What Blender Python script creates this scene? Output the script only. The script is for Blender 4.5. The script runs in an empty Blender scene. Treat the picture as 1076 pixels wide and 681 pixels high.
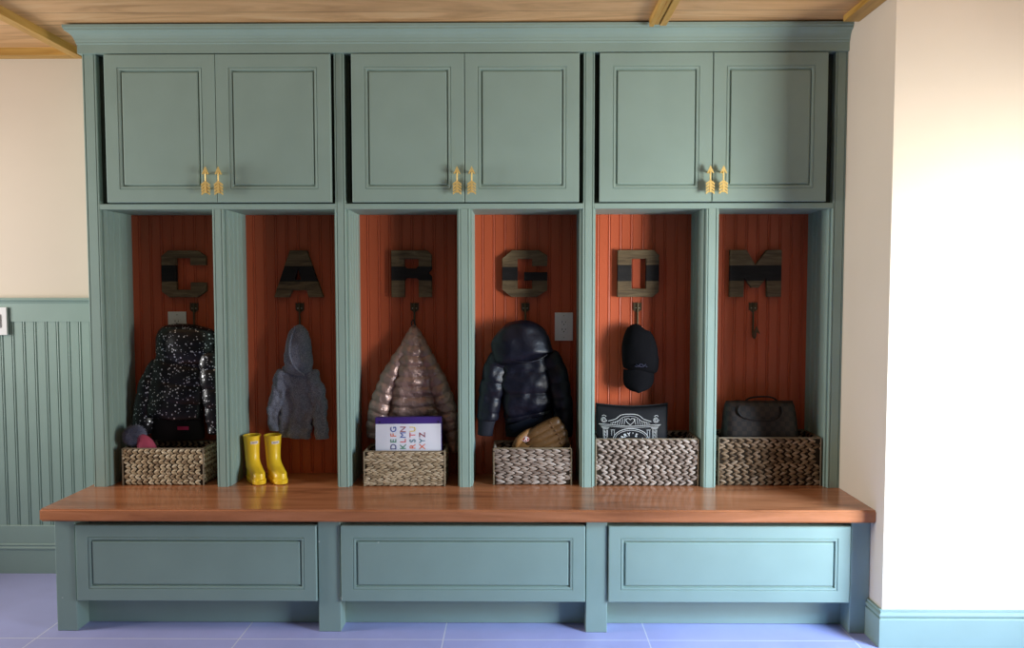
import bpy, bmesh, math, random
from mathutils import Vector, Matrix, noise
random.seed(7)
C = bpy.context.scene.collection
PI = math.pi

# ------------------------------------------------------------------ helpers
class MB:
    """collects geometry that becomes ONE mesh object"""
    def __init__(s): s.b = bmesh.new()
    def v(s, co): return s.b.verts.new(co)
    def f(s, vs):
        try: return s.b.faces.new(vs)
        except ValueError: return None
    def box(s, x0, x1, y0, y1, z0, z1, bev=0.0, seg=1):
        vs = [s.v((x, y, z)) for x in (x0, x1) for y in (y0, y1) for z in (z0, z1)]
        fs = [(0, 1, 3, 2), (4, 6, 7, 5), (0, 4, 5, 1), (2, 3, 7, 6), (0, 2, 6, 4), (1, 5, 7, 3)]
        fl = [s.f([vs[i] for i in q]) for q in fs]
        if bev:
            ed = {e for f in fl for e in f.edges}
            bmesh.ops.bevel(s.b, geom=list(ed), offset=bev, segments=seg, affect='EDGES', profile=.5)
        return s
    def prism(s, pts, fn, d0, d1):
        """polygon pts (u,w) extruded; fn(u,w,d) -> xyz"""
        a = [s.v(fn(u, w, d0)) for u, w in pts]; b = [s.v(fn(u, w, d1)) for u, w in pts]
        n = len(pts)
        s.f(a); s.f(b[::-1])
        for i in range(n): s.f([a[i], b[i], b[(i+1) % n], a[(i+1) % n]])
        return s
    def rings(s, rs, cap0=True, cap1=True):
        L = [[s.v(p) for p in r] for r in rs]
        n = len(L[0])
        for A, B in zip(L, L[1:]):
            for i in range(n): s.f([A[i], A[(i+1) % n], B[(i+1) % n], B[i]])
        if cap0: s.f(L[0][::-1])
        if cap1: s.f(L[-1])
        return s
    def tube(s, pts, r, n=10, cap=True):
        pts = [Vector(p) for p in pts]; rs = []
        R = r if isinstance(r, (list, tuple)) else [r]*len(pts)
        ref = None
        for i, p in enumerate(pts):
            t = (pts[min(i+1, len(pts)-1)] - pts[max(i-1, 0)]).normalized()
            if ref is None: ref = t.orthogonal().normalized()
            ref = (ref - t*ref.dot(t)).normalized(); bi = t.cross(ref)
            rs.append([p + (ref*math.cos(2*PI*k/n) + bi*math.sin(2*PI*k/n))*R[i] for k in range(n)])
        return s.rings(rs, cap, cap)
    def closed_tube(s, pts, r, n=6):
        m = len(pts); P = [Vector(p) for p in pts]; rs = []
        for i in range(m):
            t = (P[(i+1) % m]-P[i-1]).normalized(); up = Vector((0, 0, 1))
            if abs(t.dot(up)) > .9: up = Vector((0, 1, 0))
            a = t.cross(up).normalized(); b = t.cross(a)
            rs.append([P[i]+(a*math.cos(2*PI*k/n)+b*math.sin(2*PI*k/n))*r for k in range(n)])
        return s.rings(rs+[rs[0]], False, False)
    def ellipsoid(s, c, ax, r, nu=8, nv=5):
        """c centre, ax = 3 unit vectors, r = 3 radii (long axis first)"""
        c = Vector(c); a, b, d = [Vector(q) for q in ax]
        top = s.v(c+a*r[0]); bot = s.v(c-a*r[0]); L = []
        for j in range(1, nv):
            th = PI*j/nv
            L.append([s.v(c+a*(r[0]*math.cos(th))+(b*(r[1]*math.cos(2*PI*k/nu))+d*(r[2]*math.sin(2*PI*k/nu)))*math.sin(th)) for k in range(nu)])
        for k in range(nu):
            s.f([top, L[0][k], L[0][(k+1) % nu]]); s.f([bot, L[-1][(k+1) % nu], L[-1][k]])
        for A, B in zip(L, L[1:]):
            for k in range(nu): s.f([A[k], B[k], B[(k+1) % nu], A[(k+1) % nu]])
        return s
    def build(s, name, mat, parent=None, smooth=0, **props):
        bmesh.ops.recalc_face_normals(s.b, faces=s.b.faces[:])
        me = bpy.data.meshes.new(name); s.b.to_mesh(me); s.b.free()
        return link(name, me, mat, parent, smooth, **props)

def link(name, me, mat, parent=None, smooth=0, **props):
    if smooth:
        me.shade_smooth()
        if smooth < 180: me.set_sharp_from_angle(angle=math.radians(smooth))
    me.materials.clear()
    for q in (mat if isinstance(mat, (list, tuple)) else [mat]): me.materials.append(q)
    o = bpy.data.objects.new(name, me); C.objects.link(o)
    if parent is not None:
        o.parent = parent
        o.matrix_parent_inverse = Matrix.Translation(-world_loc(parent))
    for k, val in props.items(): o[k] = val
    return o

def world_loc(o):
    # parents here carry only translations (empties at a thing's base); meshes sit at the origin
    l = Vector(o.location)
    return l if o.parent is None else Vector((0, 0, 0))

def thing(name, label, cat, loc, group=None):
    o = bpy.data.objects.new(name, None); C.objects.link(o)
    o.location = loc; o.empty_display_size = .05
    o['label'] = label; o['category'] = cat
    if group: o['group'] = group
    return o
def tag(o, label, cat, group=None):
    o['label'] = label; o['category'] = cat
    if group: o['group'] = group
    return o
def struct(name, mb, mat, smooth=0):
    o = mb.build(name, mat, None, smooth); o['kind'] = 'structure'; return o

def text_mesh(body, size, extrude=.0006, shear=0.0, bold=0.0):
    cu = bpy.data.curves.new('lettering', 'FONT'); cu.body = body; cu.size = size
    cu.extrude = extrude; cu.align_x = 'CENTER'; cu.align_y = 'CENTER'; cu.shear = shear; cu.offset = bold
    o = bpy.data.objects.new('lettering', cu); C.objects.link(o)
    bpy.context.view_layer.update()
    me = bpy.data.meshes.new_from_object(o.evaluated_get(bpy.context.evaluated_depsgraph_get()))
    bpy.data.objects.remove(o); bpy.data.curves.remove(cu)
    return me
def outline_mesh(loops, depth, bevel):
    """filled 2D outline with holes in XY, extruded"""
    cu = bpy.data.curves.new('outline', 'CURVE'); cu.dimensions = '2D'; cu.fill_mode = 'BOTH'
    cu.extrude = depth/2-bevel; cu.bevel_depth = bevel; cu.bevel_resolution = 0; cu.offset = -bevel
    for lp in loops:
        sp = cu.splines.new('POLY'); sp.points.add(len(lp)-1); sp.use_cyclic_u = True
        for p, (x, y) in zip(sp.points, lp): p.co = (x, y, 0, 1)
    o = bpy.data.objects.new('outline', cu); C.objects.link(o)
    bpy.context.view_layer.update()
    me = bpy.data.meshes.new_from_object(o.evaluated_get(bpy.context.evaluated_depsgraph_get()))
    bpy.data.objects.remove(o); bpy.data.curves.remove(cu)
    return me

# ------------------------------------------------------------------ materials
def srgb(r, g, b):
    f = lambda c: (c/255)/12.92 if c/255 <= .04045 else ((c/255+.055)/1.055)**2.4
    return (f(r), f(g), f(b), 1)
class Mat:
    def __init__(s, name, col, rough=.5, metal=0, spec=.5, coat=0, sheen=0):
        s.m = bpy.data.materials.new(name); s.m.use_nodes = True
        s.n = s.m.node_tree.nodes; s.l = s.m.node_tree.links
        s.p = s.n['Principled BSDF']; s.p.inputs['Base Color'].default_value = col
        s.p.inputs['Roughness'].default_value = rough; s.p.inputs['Metallic'].default_value = metal
        s.p.inputs['Specular IOR Level'].default_value = spec
        s.p.inputs['Coat Weight'].default_value = coat; s.p.inputs['Coat Roughness'].default_value = .08
        s.p.inputs['Sheen Weight'].default_value = sheen
        s.col = col; s._tc = None
    def N(s, t, **kw):
        n = s.n.new(t)
        for k, v in kw.items():
            if k in n.inputs: n.inputs[k].default_value = v
            else: setattr(n, k, v)
        return n
    def coords(s, scale=(1, 1, 1), rot=(0, 0, 0)):
        tc = s.N('ShaderNodeTexCoord'); mp = s.N('ShaderNodeMapping')
        mp.inputs['Scale'].default_value = scale; mp.inputs['Rotation'].default_value = rot
        s.l.new(tc.outputs['Object'], mp.inputs['Vector']); return mp.outputs[0]
    def noise(s, vec, scale, detail=3, rough=.5, dist=0):
        n = s.N('ShaderNodeTexNoise'); n.inputs['Scale'].default_value = scale; n.inputs['Detail'].default_value = detail
        n.inputs['Roughness'].default_value = rough; n.inputs['Distortion'].default_value = dist
        s.l.new(vec, n.inputs['Vector']); return n.outputs['Fac']
    def ramp(s, fac, stops, interp='LINEAR'):
        r = s.N('ShaderNodeValToRGB'); e = r.color_ramp.elements; r.color_ramp.interpolation = interp
        while len(e) < len(stops): e.new(.5)
        for q, (p, c) in zip(e, stops): q.position = p; q.color = c
        s.l.new(fac, r.inputs[0]); return r.outputs[0]
    def mix(s, fac, a, b, mode='MIX'):
        m = s.N('ShaderNodeMix', data_type='RGBA', blend_type=mode)
        for i, x in ((0, fac), (6, a), (7, b)):
            if hasattr(x, 'links') or hasattr(x, 'is_linked'): s.l.new(x, m.inputs[i])
            else: m.inputs[i].default_value = x
        return m.outputs[2]
    def math(s, op, a, b=0.0):
        m = s.N('ShaderNodeMath', operation=op)
        for i, x in enumerate((a, b)):
            if hasattr(x, 'is_linked'): s.l.new(x, m.inputs[i])
            else: m.inputs[i].default_value = x
        return m.outputs[0]
    def base(s, sock): s.l.new(sock, s.p.inputs['Base Color']); return s
    def rough(s, sock): s.l.new(sock, s.p.inputs['Roughness']); return s
    def bump(s, sock, strength=.3, dist=.002):
        b = s.N('ShaderNodeBump'); b.inputs['Strength'].default_value = strength; b.inputs['Distance'].default_value = dist
        s.l.new(sock, b.inputs['Height']); s.l.new(b.outputs[0], s.p.inputs['Normal']); return s

def tint(c, k): return (c[0]*k, c[1]*k, c[2]*k, 1)
M = {}
GREEN = srgb(144, 167, 158)
m = Mat('green_paint', GREEN, .45, spec=.28); v = m.coords()
m.base(m.ramp(m.noise(v, 6, 4), [(.3, tint(GREEN, .96)), (.7, tint(GREEN, 1.04))])).bump(m.noise(v, 260, 2), .06, .0006); M['green'] = m.m
m = Mat('green_paint_scuffed', GREEN, .45, spec=.28); v = m.coords()
vo = m.N('ShaderNodeTexVoronoi'); vo.inputs['Scale'].default_value = 7; vo.inputs['Randomness'].default_value = 1
m.l.new(m.coords((1, .2, 1)), vo.inputs['Vector'])
chip = m.math('LESS_THAN', m.math('ADD', vo.outputs['Distance'], m.math('MULTIPLY', m.noise(v, 300, 1), .03)), .05)
m.base(m.mix(chip, m.ramp(m.noise(v, 6, 4), [(.3, tint(GREEN, .96)), (.7, tint(GREEN, 1.04))]), srgb(205, 212, 206))); M['green_worn'] = m.m
M['glaze'] = Mat('dark_groove_glaze', srgb(44, 58, 54), .5).m
M['gap_shade'] = Mat('shaded_cabinet_inside', srgb(52, 62, 56), .7, spec=.2).m  # dark tone stands in for the shade seen through the door gaps
ORANGE = srgb(194, 92, 58)
m = Mat('burnt_orange_paint', ORANGE, .42, spec=.35); v = m.coords((1, 1, .25))
m.base(m.ramp(m.noise(v, 9, 4), [(.3, tint(ORANGE, .93)), (.7, tint(ORANGE, 1.05))])); M['orange'] = m.m
CREAM = srgb(226, 213, 195)
m = Mat('cream_wall_paint', CREAM, .8, spec=.2); v = m.coords()
m.base(m.ramp(m.noise(v, 3, 4), [(.3, tint(CREAM, .98)), (.7, tint(CREAM, 1.02))])).bump(m.noise(v, 180, 3), .12, .001); M['cream'] = m.m
def wood(name, cols, scale, rough, coat=0, seam=None, spec=.5, along='X', ring=1.0, grain=1.0, knots=False):
    m = Mat(name, cols[1], rough, spec=spec, coat=coat)
    sc = {'X': (.12, 1, 1), 'Y': (1, .12, 1), 'Z': (1, 1, .12)}[along]
    v = m.coords(sc)
    g = m.noise(v, scale, 6, .62, 1.2*ring); fine = m.noise(m.coords(tuple(q*(.25 if q < 1 else 1) for q in sc)), scale*9, 3, .6)
    c = m.ramp(g, [(.30, cols[0]), (.52, cols[1]), (.72, cols[2])])
    c = m.mix(m.math('MULTIPLY', fine, .35*grain), c, tint(cols[0], .8))
    if knots:
        vo = m.N('ShaderNodeTexVoronoi'); vo.inputs['Scale'].default_value = 2.6
        m.l.new(m.coords((.38, 1, 1)), vo.inputs['Vector'])
        kn = m.ramp(vo.outputs['Distance'], [(.02, (1, 1, 1, 1)), (.075, (0, 0, 0, 1))])
        c = m.mix(m.math('MULTIPLY', kn, .8), c, tint(cols[0], .45))
    if seam:
        sep = m.N('ShaderNodeSeparateXYZ'); m.l.new(m.coords(), sep.inputs[0])
        q = m.math('DIVIDE', sep.outputs[1], seam); fr = m.math('FRACT', q)
        ed = m.math('LESS_THAN', fr, .028)
        wn = m.N('ShaderNodeTexWhiteNoise', noise_dimensions='1D'); m.l.new(m.math('FLOOR', q), wn.inputs['W'])
        c = m.mix(m.math('MULTIPLY', wn.outputs['Value'], .28), c, tint(cols[0], 1.0))
        c = m.mix(m.math('MULTIPLY', ed, .75), c, tint(cols[0], .3))
    m.base(c); m.bump(fine, .08, .001)
    return m.m
M['ceiling'] = wood('ceiling_boards', [srgb(180, 136, 92), srgb(232, 186, 134), srgb(244, 208, 160)], 7, .45, seam=.13, ring=2, knots=True)
M['batten_y'] = wood('batten_wood', [srgb(168, 122, 48), srgb(205, 160, 80), srgb(222, 182, 104)], 16, .4, along='Y')
M['batten_x'] = wood('batten_wood_x', [srgb(168, 122, 48), srgb(205, 160, 80), srgb(222, 182, 104)], 16, .4, along='X')
M['bench'] = wood('varnished_brown_wood', [srgb(138, 84, 54), srgb(184, 118, 78), srgb(202, 134, 94)], 13, .22, coat=.15, ring=.7, grain=.7)
M['letter'] = wood('weathered_letter_wood', [srgb(72, 58, 42), srgb(112, 94, 68), srgb(140, 122, 92)], 45, .7, along='X', spec=.3)
M['band'] = wood('black_stained_wood', [srgb(18, 16, 16), srgb(30, 27, 27), srgb(40, 37, 36)], 45, .6, along='X', spec=.3)
# tiles
TILE = srgb(178, 180, 230)  # blue skylight is mixed into the tile colour as lavender
m = Mat('sky_tinted_tile', TILE, .32, spec=.45); v = m.coords()
sep = m.N('ShaderNodeSeparateXYZ'); m.l.new(v, sep.inputs[0])
def grout(sock, off, pitch, w):
    fr = m.math('FRACT', m.math('DIVIDE', m.math('ADD', sock, off), pitch))
    return m.math('LESS_THAN', fr, w/pitch)
g = m.math('MAXIMUM', grout(sep.outputs[0], 10*.79+1.872, .79, .0045), grout(sep.outputs[1], 10*.79+.064, .79, .0045))
c = m.ramp(m.noise(v, 2.2, 5, .6), [(.3, tint(TILE, .88)), (.7, tint(TILE, 1.1))])
m.base(m.mix(g, c, srgb(222, 222, 238))); m.bump(m.math('SUBTRACT', 1.0, g), .25, .001); M['tile'] = m.m
M['gold'] = Mat('brushed_gold', srgb(246, 214, 134), .45, metal=.45).m
M['bronze_metal'] = Mat('dark_bronze_metal', srgb(96, 82, 62), .4, metal=.8).m
M['screw'] = Mat('steel_screw', srgb(190, 186, 176), .3, metal=1).m
M['white_plastic'] = Mat('white_plastic', srgb(232, 232, 230), .35).m
M['black_slot'] = Mat('black_slot', srgb(14, 14, 15), .6).m
def straw(name, cols):
    m = Mat(name, cols[1], .62, spec=.3)
    geo = m.N('ShaderNodeNewGeometry'); v = m.coords()
    c = m.ramp(geo.outputs['Random Per Island'], [(0, cols[0]), (.35, cols[1]), (.7, cols[2]), (1, cols[3])])
    c = m.mix(m.math('MULTIPLY', m.noise(v, 90, 4, .7), .45), c, tint(cols[0], .7))
    m.base(c); m.bump(m.noise(m.coords((1, 1, 4)), 160, 2), .3, .001); return m.m
M['straw'] = straw('natural_seagrass', [srgb(124, 102, 78), srgb(184, 160, 126), srgb(208, 188, 154), srgb(222, 208, 180)])
M['straw_pale'] = straw('pale_seagrass', [srgb(128, 110, 88), srgb(176, 156, 126), srgb(196, 178, 150), srgb(204, 184, 158)])
M['straw_grey'] = straw('greyed_seagrass', [srgb(112, 96, 86), srgb(156, 138, 126), srgb(176, 160, 148), srgb(192, 178, 168)])
M['straw_dark'] = straw('brown_seagrass', [srgb(84, 66, 48), srgb(132, 108, 82), srgb(156, 132, 106), srgb(172, 150, 128)])
M['shade_backing'] = Mat('shade_backing', srgb(46, 38, 29), .8, spec=.1).m  # shade inside the basket and between strands, put into the colour
M['wire'] = Mat('basket_wire', srgb(120, 106, 84), .55).m
# fabrics
def fabric(name, col, rough, metal=0, spec=.5, sheen=0, wr=.25, wscale=40, dist=.004):
    m = Mat(name, col, rough, metal, spec, sheen=sheen); v = m.coords()
    m.bump(m.noise(v, wscale, 4, .6, .6), wr, dist); return m
M['navy'] = fabric('navy_nylon', srgb(12, 14, 29), .44, spec=.42, wr=.5).m
M['navy_rib'] = fabric('navy_rib_knit', srgb(12, 14, 30), .8, wscale=120).m
M['black_lining'] = fabric('black_lining', srgb(10, 9, 11), .7).m
M['pink'] = fabric('pink_knit', srgb(176, 72, 98), .85, wscale=140, wr=.5).m
M['pink_label'] = Mat('pink_label', srgb(190, 40, 92), .6).m
m = fabric('bronze_nylon', srgb(170, 140, 130), .30, metal=.45, spec=.8, wr=.9, wscale=44, dist=.007); M['bronze'] = m.m
m = fabric('black_cap_cotton', srgb(7, 7, 11), .9, spec=.15, wscale=150, wr=.2); M['cap'] = m.m
M['cap_emblem'] = Mat('dark_blue_thread', srgb(34, 36, 58), .6).m
m = Mat('starry_black_nylon', srgb(14, 14, 19), .36, spec=.5)
vo = m.N('ShaderNodeTexVoronoi'); vo.inputs['Scale'].default_value = 84; m.l.new(m.coords(), vo.inputs['Vector'])
sp = m.N('ShaderNodeSeparateColor'); m.l.new(vo.outputs['Color'], sp.inputs[0])
dot = m.math('MULTIPLY', m.math('LESS_THAN', vo.outputs['Distance'], m.math('ADD', .12, m.math('MULTIPLY', sp.outputs[1], .22))), m.math('GREATER_THAN', sp.outputs[0], .12))
m.base(m.mix(dot, srgb(14, 14, 19), srgb(235, 237, 245)))
m.l.new(m.math('MULTIPLY', dot, .6), m.p.inputs['Metallic']); m.bump(m.noise(m.coords(), 40, 4), .25, .003); M['starry'] = m.m
m = Mat('grey_heather_knit', srgb(92, 98, 114), .92, spec=.2, sheen=.2); v = m.coords()
m.base(m.ramp(m.noise(v, 420, 3, .8), [(.36, srgb(58, 62, 78)), (.5, srgb(122, 128, 148)), (.64, srgb(186, 192, 208))])).bump(m.noise(v, 300, 3), .4, .001); M['heather'] = m.m
M['yellow_rubber'] = Mat('yellow_rubber', srgb(246, 204, 46), .32, spec=.45).m
M['boot_inside'] = Mat('boot_lining', srgb(150, 122, 40), .8).m
M['boot_label'] = Mat('white_label', srgb(226, 216, 206), .6).m
M['boot_print'] = Mat('label_print', srgb(150, 120, 116), .6).m
m = fabric('grey_fur', srgb(104, 106, 132), .8, sheen=.3); M['fur'] = m.m
m = fabric('tan_glove_leather', srgb(136, 97, 54), .5, wr=.3, wscale=60); M['glove'] = m.m
M['glove_back'] = fabric('brown_glove_leather', srgb(88, 60, 27), .5, wr=.5, wscale=50).m
M['glove_dark'] = fabric('glove_lacing', srgb(96, 64, 34), .55).m
M['glove_patch'] = Mat('glove_patch', srgb(150, 24, 34), .5).m
M['white_ink'] = Mat('white_ink', srgb(222, 222, 220), .6).m
M['pouch'] = fabric('black_canvas', srgb(9, 9, 14), .7, spec=.3, wr=.2, wscale=26).m
m = Mat('checked_brown_canvas', srgb(40, 28, 20), .5); ck = m.N('ShaderNodeTexChecker'); ck.inputs['Scale'].default_value = 48
m.l.new(m.coords((1, .001, 1)), ck.inputs['Vector'])
ck.inputs['Color1'].default_value = srgb(46, 33, 26); ck.inputs['Color2'].default_value = srgb(21, 15, 13); m.base(ck.outputs['Color']); M['check'] = m.m
M['bag_leather'] = Mat('dark_brown_leather', srgb(24, 15, 12), .5).m
M['purple'] = Mat('purple_card', srgb(64, 40, 122), .5).m
M['white_card'] = Mat('white_card', srgb(226, 226, 238), .5).m
INK = {k: Mat('ink_'+k, srgb(*c), .6).m for k, c in dict(navy=(38, 42, 118), green=(40, 122, 84), orange=(222, 104, 62), blue=(46, 78, 160), red=(206, 52, 58), maroon=(140, 30, 48), teal=(36, 106, 126), yellow=(222, 188, 62)).items()}

# ------------------------------------------------------------------ main dimensions (metres)
FACE, BACK, WALL = .282, .52, .592       # cabinet face, locker back panels, room wall
ZB, ZR0, ZR1, ZD0, ZD1, CEIL = .50, 1.689, 1.712, 1.717, 2.336, 2.45
XW = 1.373                               # return wall on the right
ST = [(-1.831, -1.775), (-.773, -.730), (.274, .320), (1.3225, XW)]    # full height stiles
DV = [(-1.294, -1.251), (-.251, -.205), (.794, .841)]                  # locker dividers

# ------------------------------------------------------------------ room
struct('floor', MB().box(-4.2, 4.2, -3.4, .75, -.06, 0), M['tile'])
struct('ceiling', MB().box(-4.2, 4.2, -3.0, .75, CEIL, CEIL+.06), M['ceiling'])
struct('wall_back', MB().box(-4.2, XW, WALL, WALL+.12, 0, CEIL), M['cream'])
struct('wall_right', MB().box(XW, 4.2, -.10, WALL+.12, 0, CEIL), M['cream'])
# ceiling battens
struct('trim_1', MB().box(-2.048, -2.003, -2.98, WALL, CEIL-.034, CEIL), M['batten_y'])
b = MB()
for x0, x1, dz in ((.533, .552, .034), (.554, .573, .026), (.575, .604, .030)): b.box(x0, x1, -2.98, .216, CEIL-dz, CEIL, .003)
struct('trim_2', b, M['batten_y'])
b = MB(); b.box(1.308, XW, -2.98, .19, CEIL-.026, CEIL, .002)
struct('trim_3', b, M['batten_y'])
struct('trim_4', MB().box(-4.2, -2.05, WALL-.055, WALL, CEIL-.034, CEIL), M['batten_x'])

def beadboard(mb, org, u, n, w, z0, z1, pitch=.0508, gw=.005, bead=.006, gd=.0045, start=None, thick=.012):
    """tongue and groove boarding: org at u=0 on the face, n points out of the face"""
    org, u, n = Vector(org), Vector(u), Vector(n)
    pts = [(0, 0)]; t = pitch*.6 if start is None else start
    while t+2*gw+bead < w:
        pts += [(t, 0), (t+gw*.5, -gd), (t+gw, -gd*.15), (t+gw+bead*.5, .0005), (t+gw+bead, -gd*.15), (t+1.5*gw+bead, -gd), (t+2*gw+bead, 0)]
        t += pitch
    pts += [(w, 0), (w, -thick), (0, -thick)]
    mb.prism(pts, lambda a, d, z: org+u*a+n*d+Vector((0, 0, z)), z0, z1)
    return mb
WS = WALL-.014
struct('trim_5', beadboard(MB(), (-4.2, WS, 0), (1, 0, 0), (0, -1, 0), 4.2-1.832, .14, 1.205, pitch=.0527, start=.03, gw=.005, bead=.006, gd=.0035, thick=.013), M['green'])
b = MB(); b.prism([(0, 1.2), (.017, 1.2), (.017, 1.285), (.02, 1.289), (.02, 1.293), (.03, 1.297), (.034, 1.304), (.030, 1.312), (0, 1.312)], lambda y, z, x: (x, WALL-y, z), -4.2, -1.832)
struct('trim_6', b, M['green'])
def base_profile(h=.142, k=1.0): return [(0, 0), (.016, 0), (.016, .108), (.0145, .111), (.010, .112), (.0105, .115), (.015, .119), (.016, .124), (.014, .130), (.009, .134), (.0095, .137), (.0095, h), (0, h)]
b = MB(); b.prism([(0, 0), (.017, 0), (.017, .115), (.022, .118), (.022, .126), (.018, .131), (.022, .137), (.022, .141), (.018, .145), (.018, .23), (.016, .233), (0, .233)], lambda y, z, x: (x, WALL-y, z), -4.2, -1.832)
struct('baseboard_back', b, M['green'])
b = MB(); P = base_profile()
L = [[b.v((4.2, -.10-d, z)) for d, z in P], [b.v((XW-d, -.10-d, z)) for d, z in P], [b.v((XW-d, -.002, z)) for d, z in P]]
n = len(P)
for A, B in zip(L, L[1:]):
    for i in range(n): b.f([A[i], A[(i+1) % n], B[(i+1) % n], B[i]])
b.f(L[0]); b.f(L[-1][::-1])
struct('baseboard_right', b, M['green'])

# ------------------------------------------------------------------ locker surround (face frame, dividers, backs, crown)
loc = thing('locker_surround', 'green built-in locker frame with six burnt-orange bays standing on the long wooden bench', 'locker', (0, FACE, ZB))
def stile_mb(x0, x1, z0, z1, y0=FACE, y1=BACK):
    w = x1-x0; g = .0022; e = .007
    pts = [(x0, y0+.0015), (x0+.0015, y0), (x0+e-g, y0), (x0+e, y0+.004), (x0+e+g, y0), (x1-e-g, y0), (x1-e, y0+.004), (x1-e+g, y0), (x1-.0015, y0), (x1, y0+.0015), (x1, y1), (x0, y1)]
    b = MB().prism(pts, lambda x, y, z: (x, y, z), z0, z1); b.b.faces.ensure_lookup_table()
    for i in (2, 3, 6, 7): b.b.faces[2+i].material_index = 1
    return b
Y1 = WALL-.002
for x0, x1 in ST: stile_mb(x0, x1, ZB, ZD1, FACE, Y1).build('stile', [M['green'], M['glaze']], loc)
for x0, x1 in DV: stile_mb(x0, x1, ZB, ZR0, FACE, BACK).build('divider', [M['green'], M['glaze']], loc)
for (a, x0), (x1, b_) in zip(ST, ST[1:]): MB().box(x0, x1, FACE, BACK, ZR0, ZR1, .0015).build('rail', M['green'], loc)
bays = [(ST[0][1], DV[0][0]), (DV[0][1], ST[1][0]), (ST[1][1], DV[1][0]), (DV[1][1], ST[2][0]), (ST[2][1], DV[2][0]), (DV[2][1], ST[3][0])]
for i, (x0, x1) in enumerate(bays):
    beadboard(MB(), (x0, BACK, 0), (1, 0, 0), (0, -1, 0), x1-x0, ZB, ZR0, start=.036, gw=.004, bead=.006, gd=.0035).build('back_panel', M['orange'], loc)
    # boarded side linings inside each bay
    dy = BACK-FACE-.016
    beadboard(MB(), (x0+.008, FACE+.016, 0), (0, 1, 0), (1, 0, 0), dy, ZB, ZR0, pitch=.047, start=.022, gw=.005, bead=.004, gd=.005, thick=.008).build('side_lining', M['green'], loc)
    beadboard(MB(), (x1-.008, FACE+.016, 0), (0, 1, 0), (-1, 0, 0), dy, ZB, ZR0, pitch=.047, start=.022, gw=.005, bead=.004, gd=.005, thick=.008).build('side_lining', M['green'], loc)
# crown moulding: profile (projection, z) swept along the front and returned on the left
CP = [(0, ZD1), (.012, ZD1), (.012, ZD1+.036), (.016, ZD1+.040), (.016, ZD1+.046), (.018, ZD1+.050), (.020, ZD1+.058), (.025, ZD1+.068), (.033, ZD1+.077), (.043, ZD1+.083), (.046, ZD1+.085), (.046, ZD1+.091), (.050, ZD1+.094), (.050, CEIL-.008), (.0, CEIL-.008)]
b = MB(); xl = ST[0][0]
L = [[b.v((xl-d, Y1, z)) for d, z in CP], [b.v((xl-d, FACE-d, z)) for d, z in CP], [b.v((XW-.001, FACE-d, z)) for d, z in CP]]
n = len(CP)
for A, B in zip(L, L[1:]):
    for i in range(n): b.f([A[i], A[(i+1) % n], B[(i+1) % n], B[i]])
b.f(L[0]); b.f(L[-1][::-1])
b.build('crown_moulding', M['green'], loc)
MB().box(xl+.001, XW-.002, FACE+.001, Y1, ZD1, CEIL-.007).build('top_board', M['green'], loc)

# ------------------------------------------------------------------ panelled fronts
def front(name, x0, x1, z0, z1, y, parent, mat, inset, gap, thick=.02):
    """frame with a quirk line and a sunk channel around a flat field; returns the frame object"""
    def ring(i, d): return [Vector((x0+i, y+d, z0+i)), Vector((x1-i, y+d, z0+i)), Vector((x1-i, y+d, z1-i)), Vector((x0+i, y+d, z1-i))]
    i1 = inset; i2 = inset+gap
    prof = [(0, thick), (0, .0025), (.0025, 0), (i1-.002, 0), (i1, .003), (i1+.002, 0), (i2-.003, .001), (i2-.0015, .008), (i2+.006, .010), (i2+.006, thick)]
    b = MB(); b.rings([ring(i, d) for i, d in prof], False, False); b.b.faces.ensure_lookup_table()
    for k in range(len(prof)-1):
        if k in (3, 4, 6, 7, 8):
            for q in range(4): b.b.faces[4*k+q].material_index = 1
    A = ring(0, thick); B = ring(i2+.006, thick)
    va = [b.v(p) for p in A]; vb = [b.v(p) for p in B]
    for k in range(4): b.f([va[k], va[(k+1) % 4], vb[(k+1) % 4], vb[k]])
    bmesh.ops.remove_doubles(b.b, verts=b.b.verts[:], dist=1e-5)
    o = b.build(name, [mat, M['glaze']], parent)
    b = MB(); pi = i2+.0042
    prof = [(pi, thick-.002), (pi, .0045), (pi+.002, .0025), (pi+.004, .002)]
    b.rings([ring(i, d) for i, d in prof], True, True)
    b.build(name+'_panel', mat, o)
    return o
def arrow_handle(x, z0, z1, y, parent):
    """upright arrow pull, point up, on two posts"""
    b = MB(); yc = y-.026; t = .0032; H = z1-z0
    f = lambda u, w, d: (x+u, yc+d, z0+w)
    b.tube([(x, yc, z0+.012), (x, yc, z1-.02)], .0031, 8)
    b.prism([(0, H), (.0145, H-.032), (.010, H-.032), (.004, H-.024), (-.004, H-.024), (-.010, H-.032), (-.0145, H-.032)], f, -t-.001, t)
    for k in range(4):                                        # feather slats in chevrons
        w0 = .004+k*.0125
        for sx in (-1, 1):
            b.prism([(sx*.0015, w0+.0075), (sx*.0175, w0-.004), (sx*.0175, w0+.0045), (sx*.0015, w0+.0165)], f, -t-.0006*k, t)
    b.prism([(-.004, .008), (.004, .008), (.004, .056), (-.004, .056)], f, -t-.002, t)
    for zz in (z0+.03, z1-.026): b.tube([(x, yc, zz), (x, y+.0005, zz)], [.0036, .0036], 8)
    return b.build('handle', M['gold'], parent, label='gold arrow-shaped pull pointing up')

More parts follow.
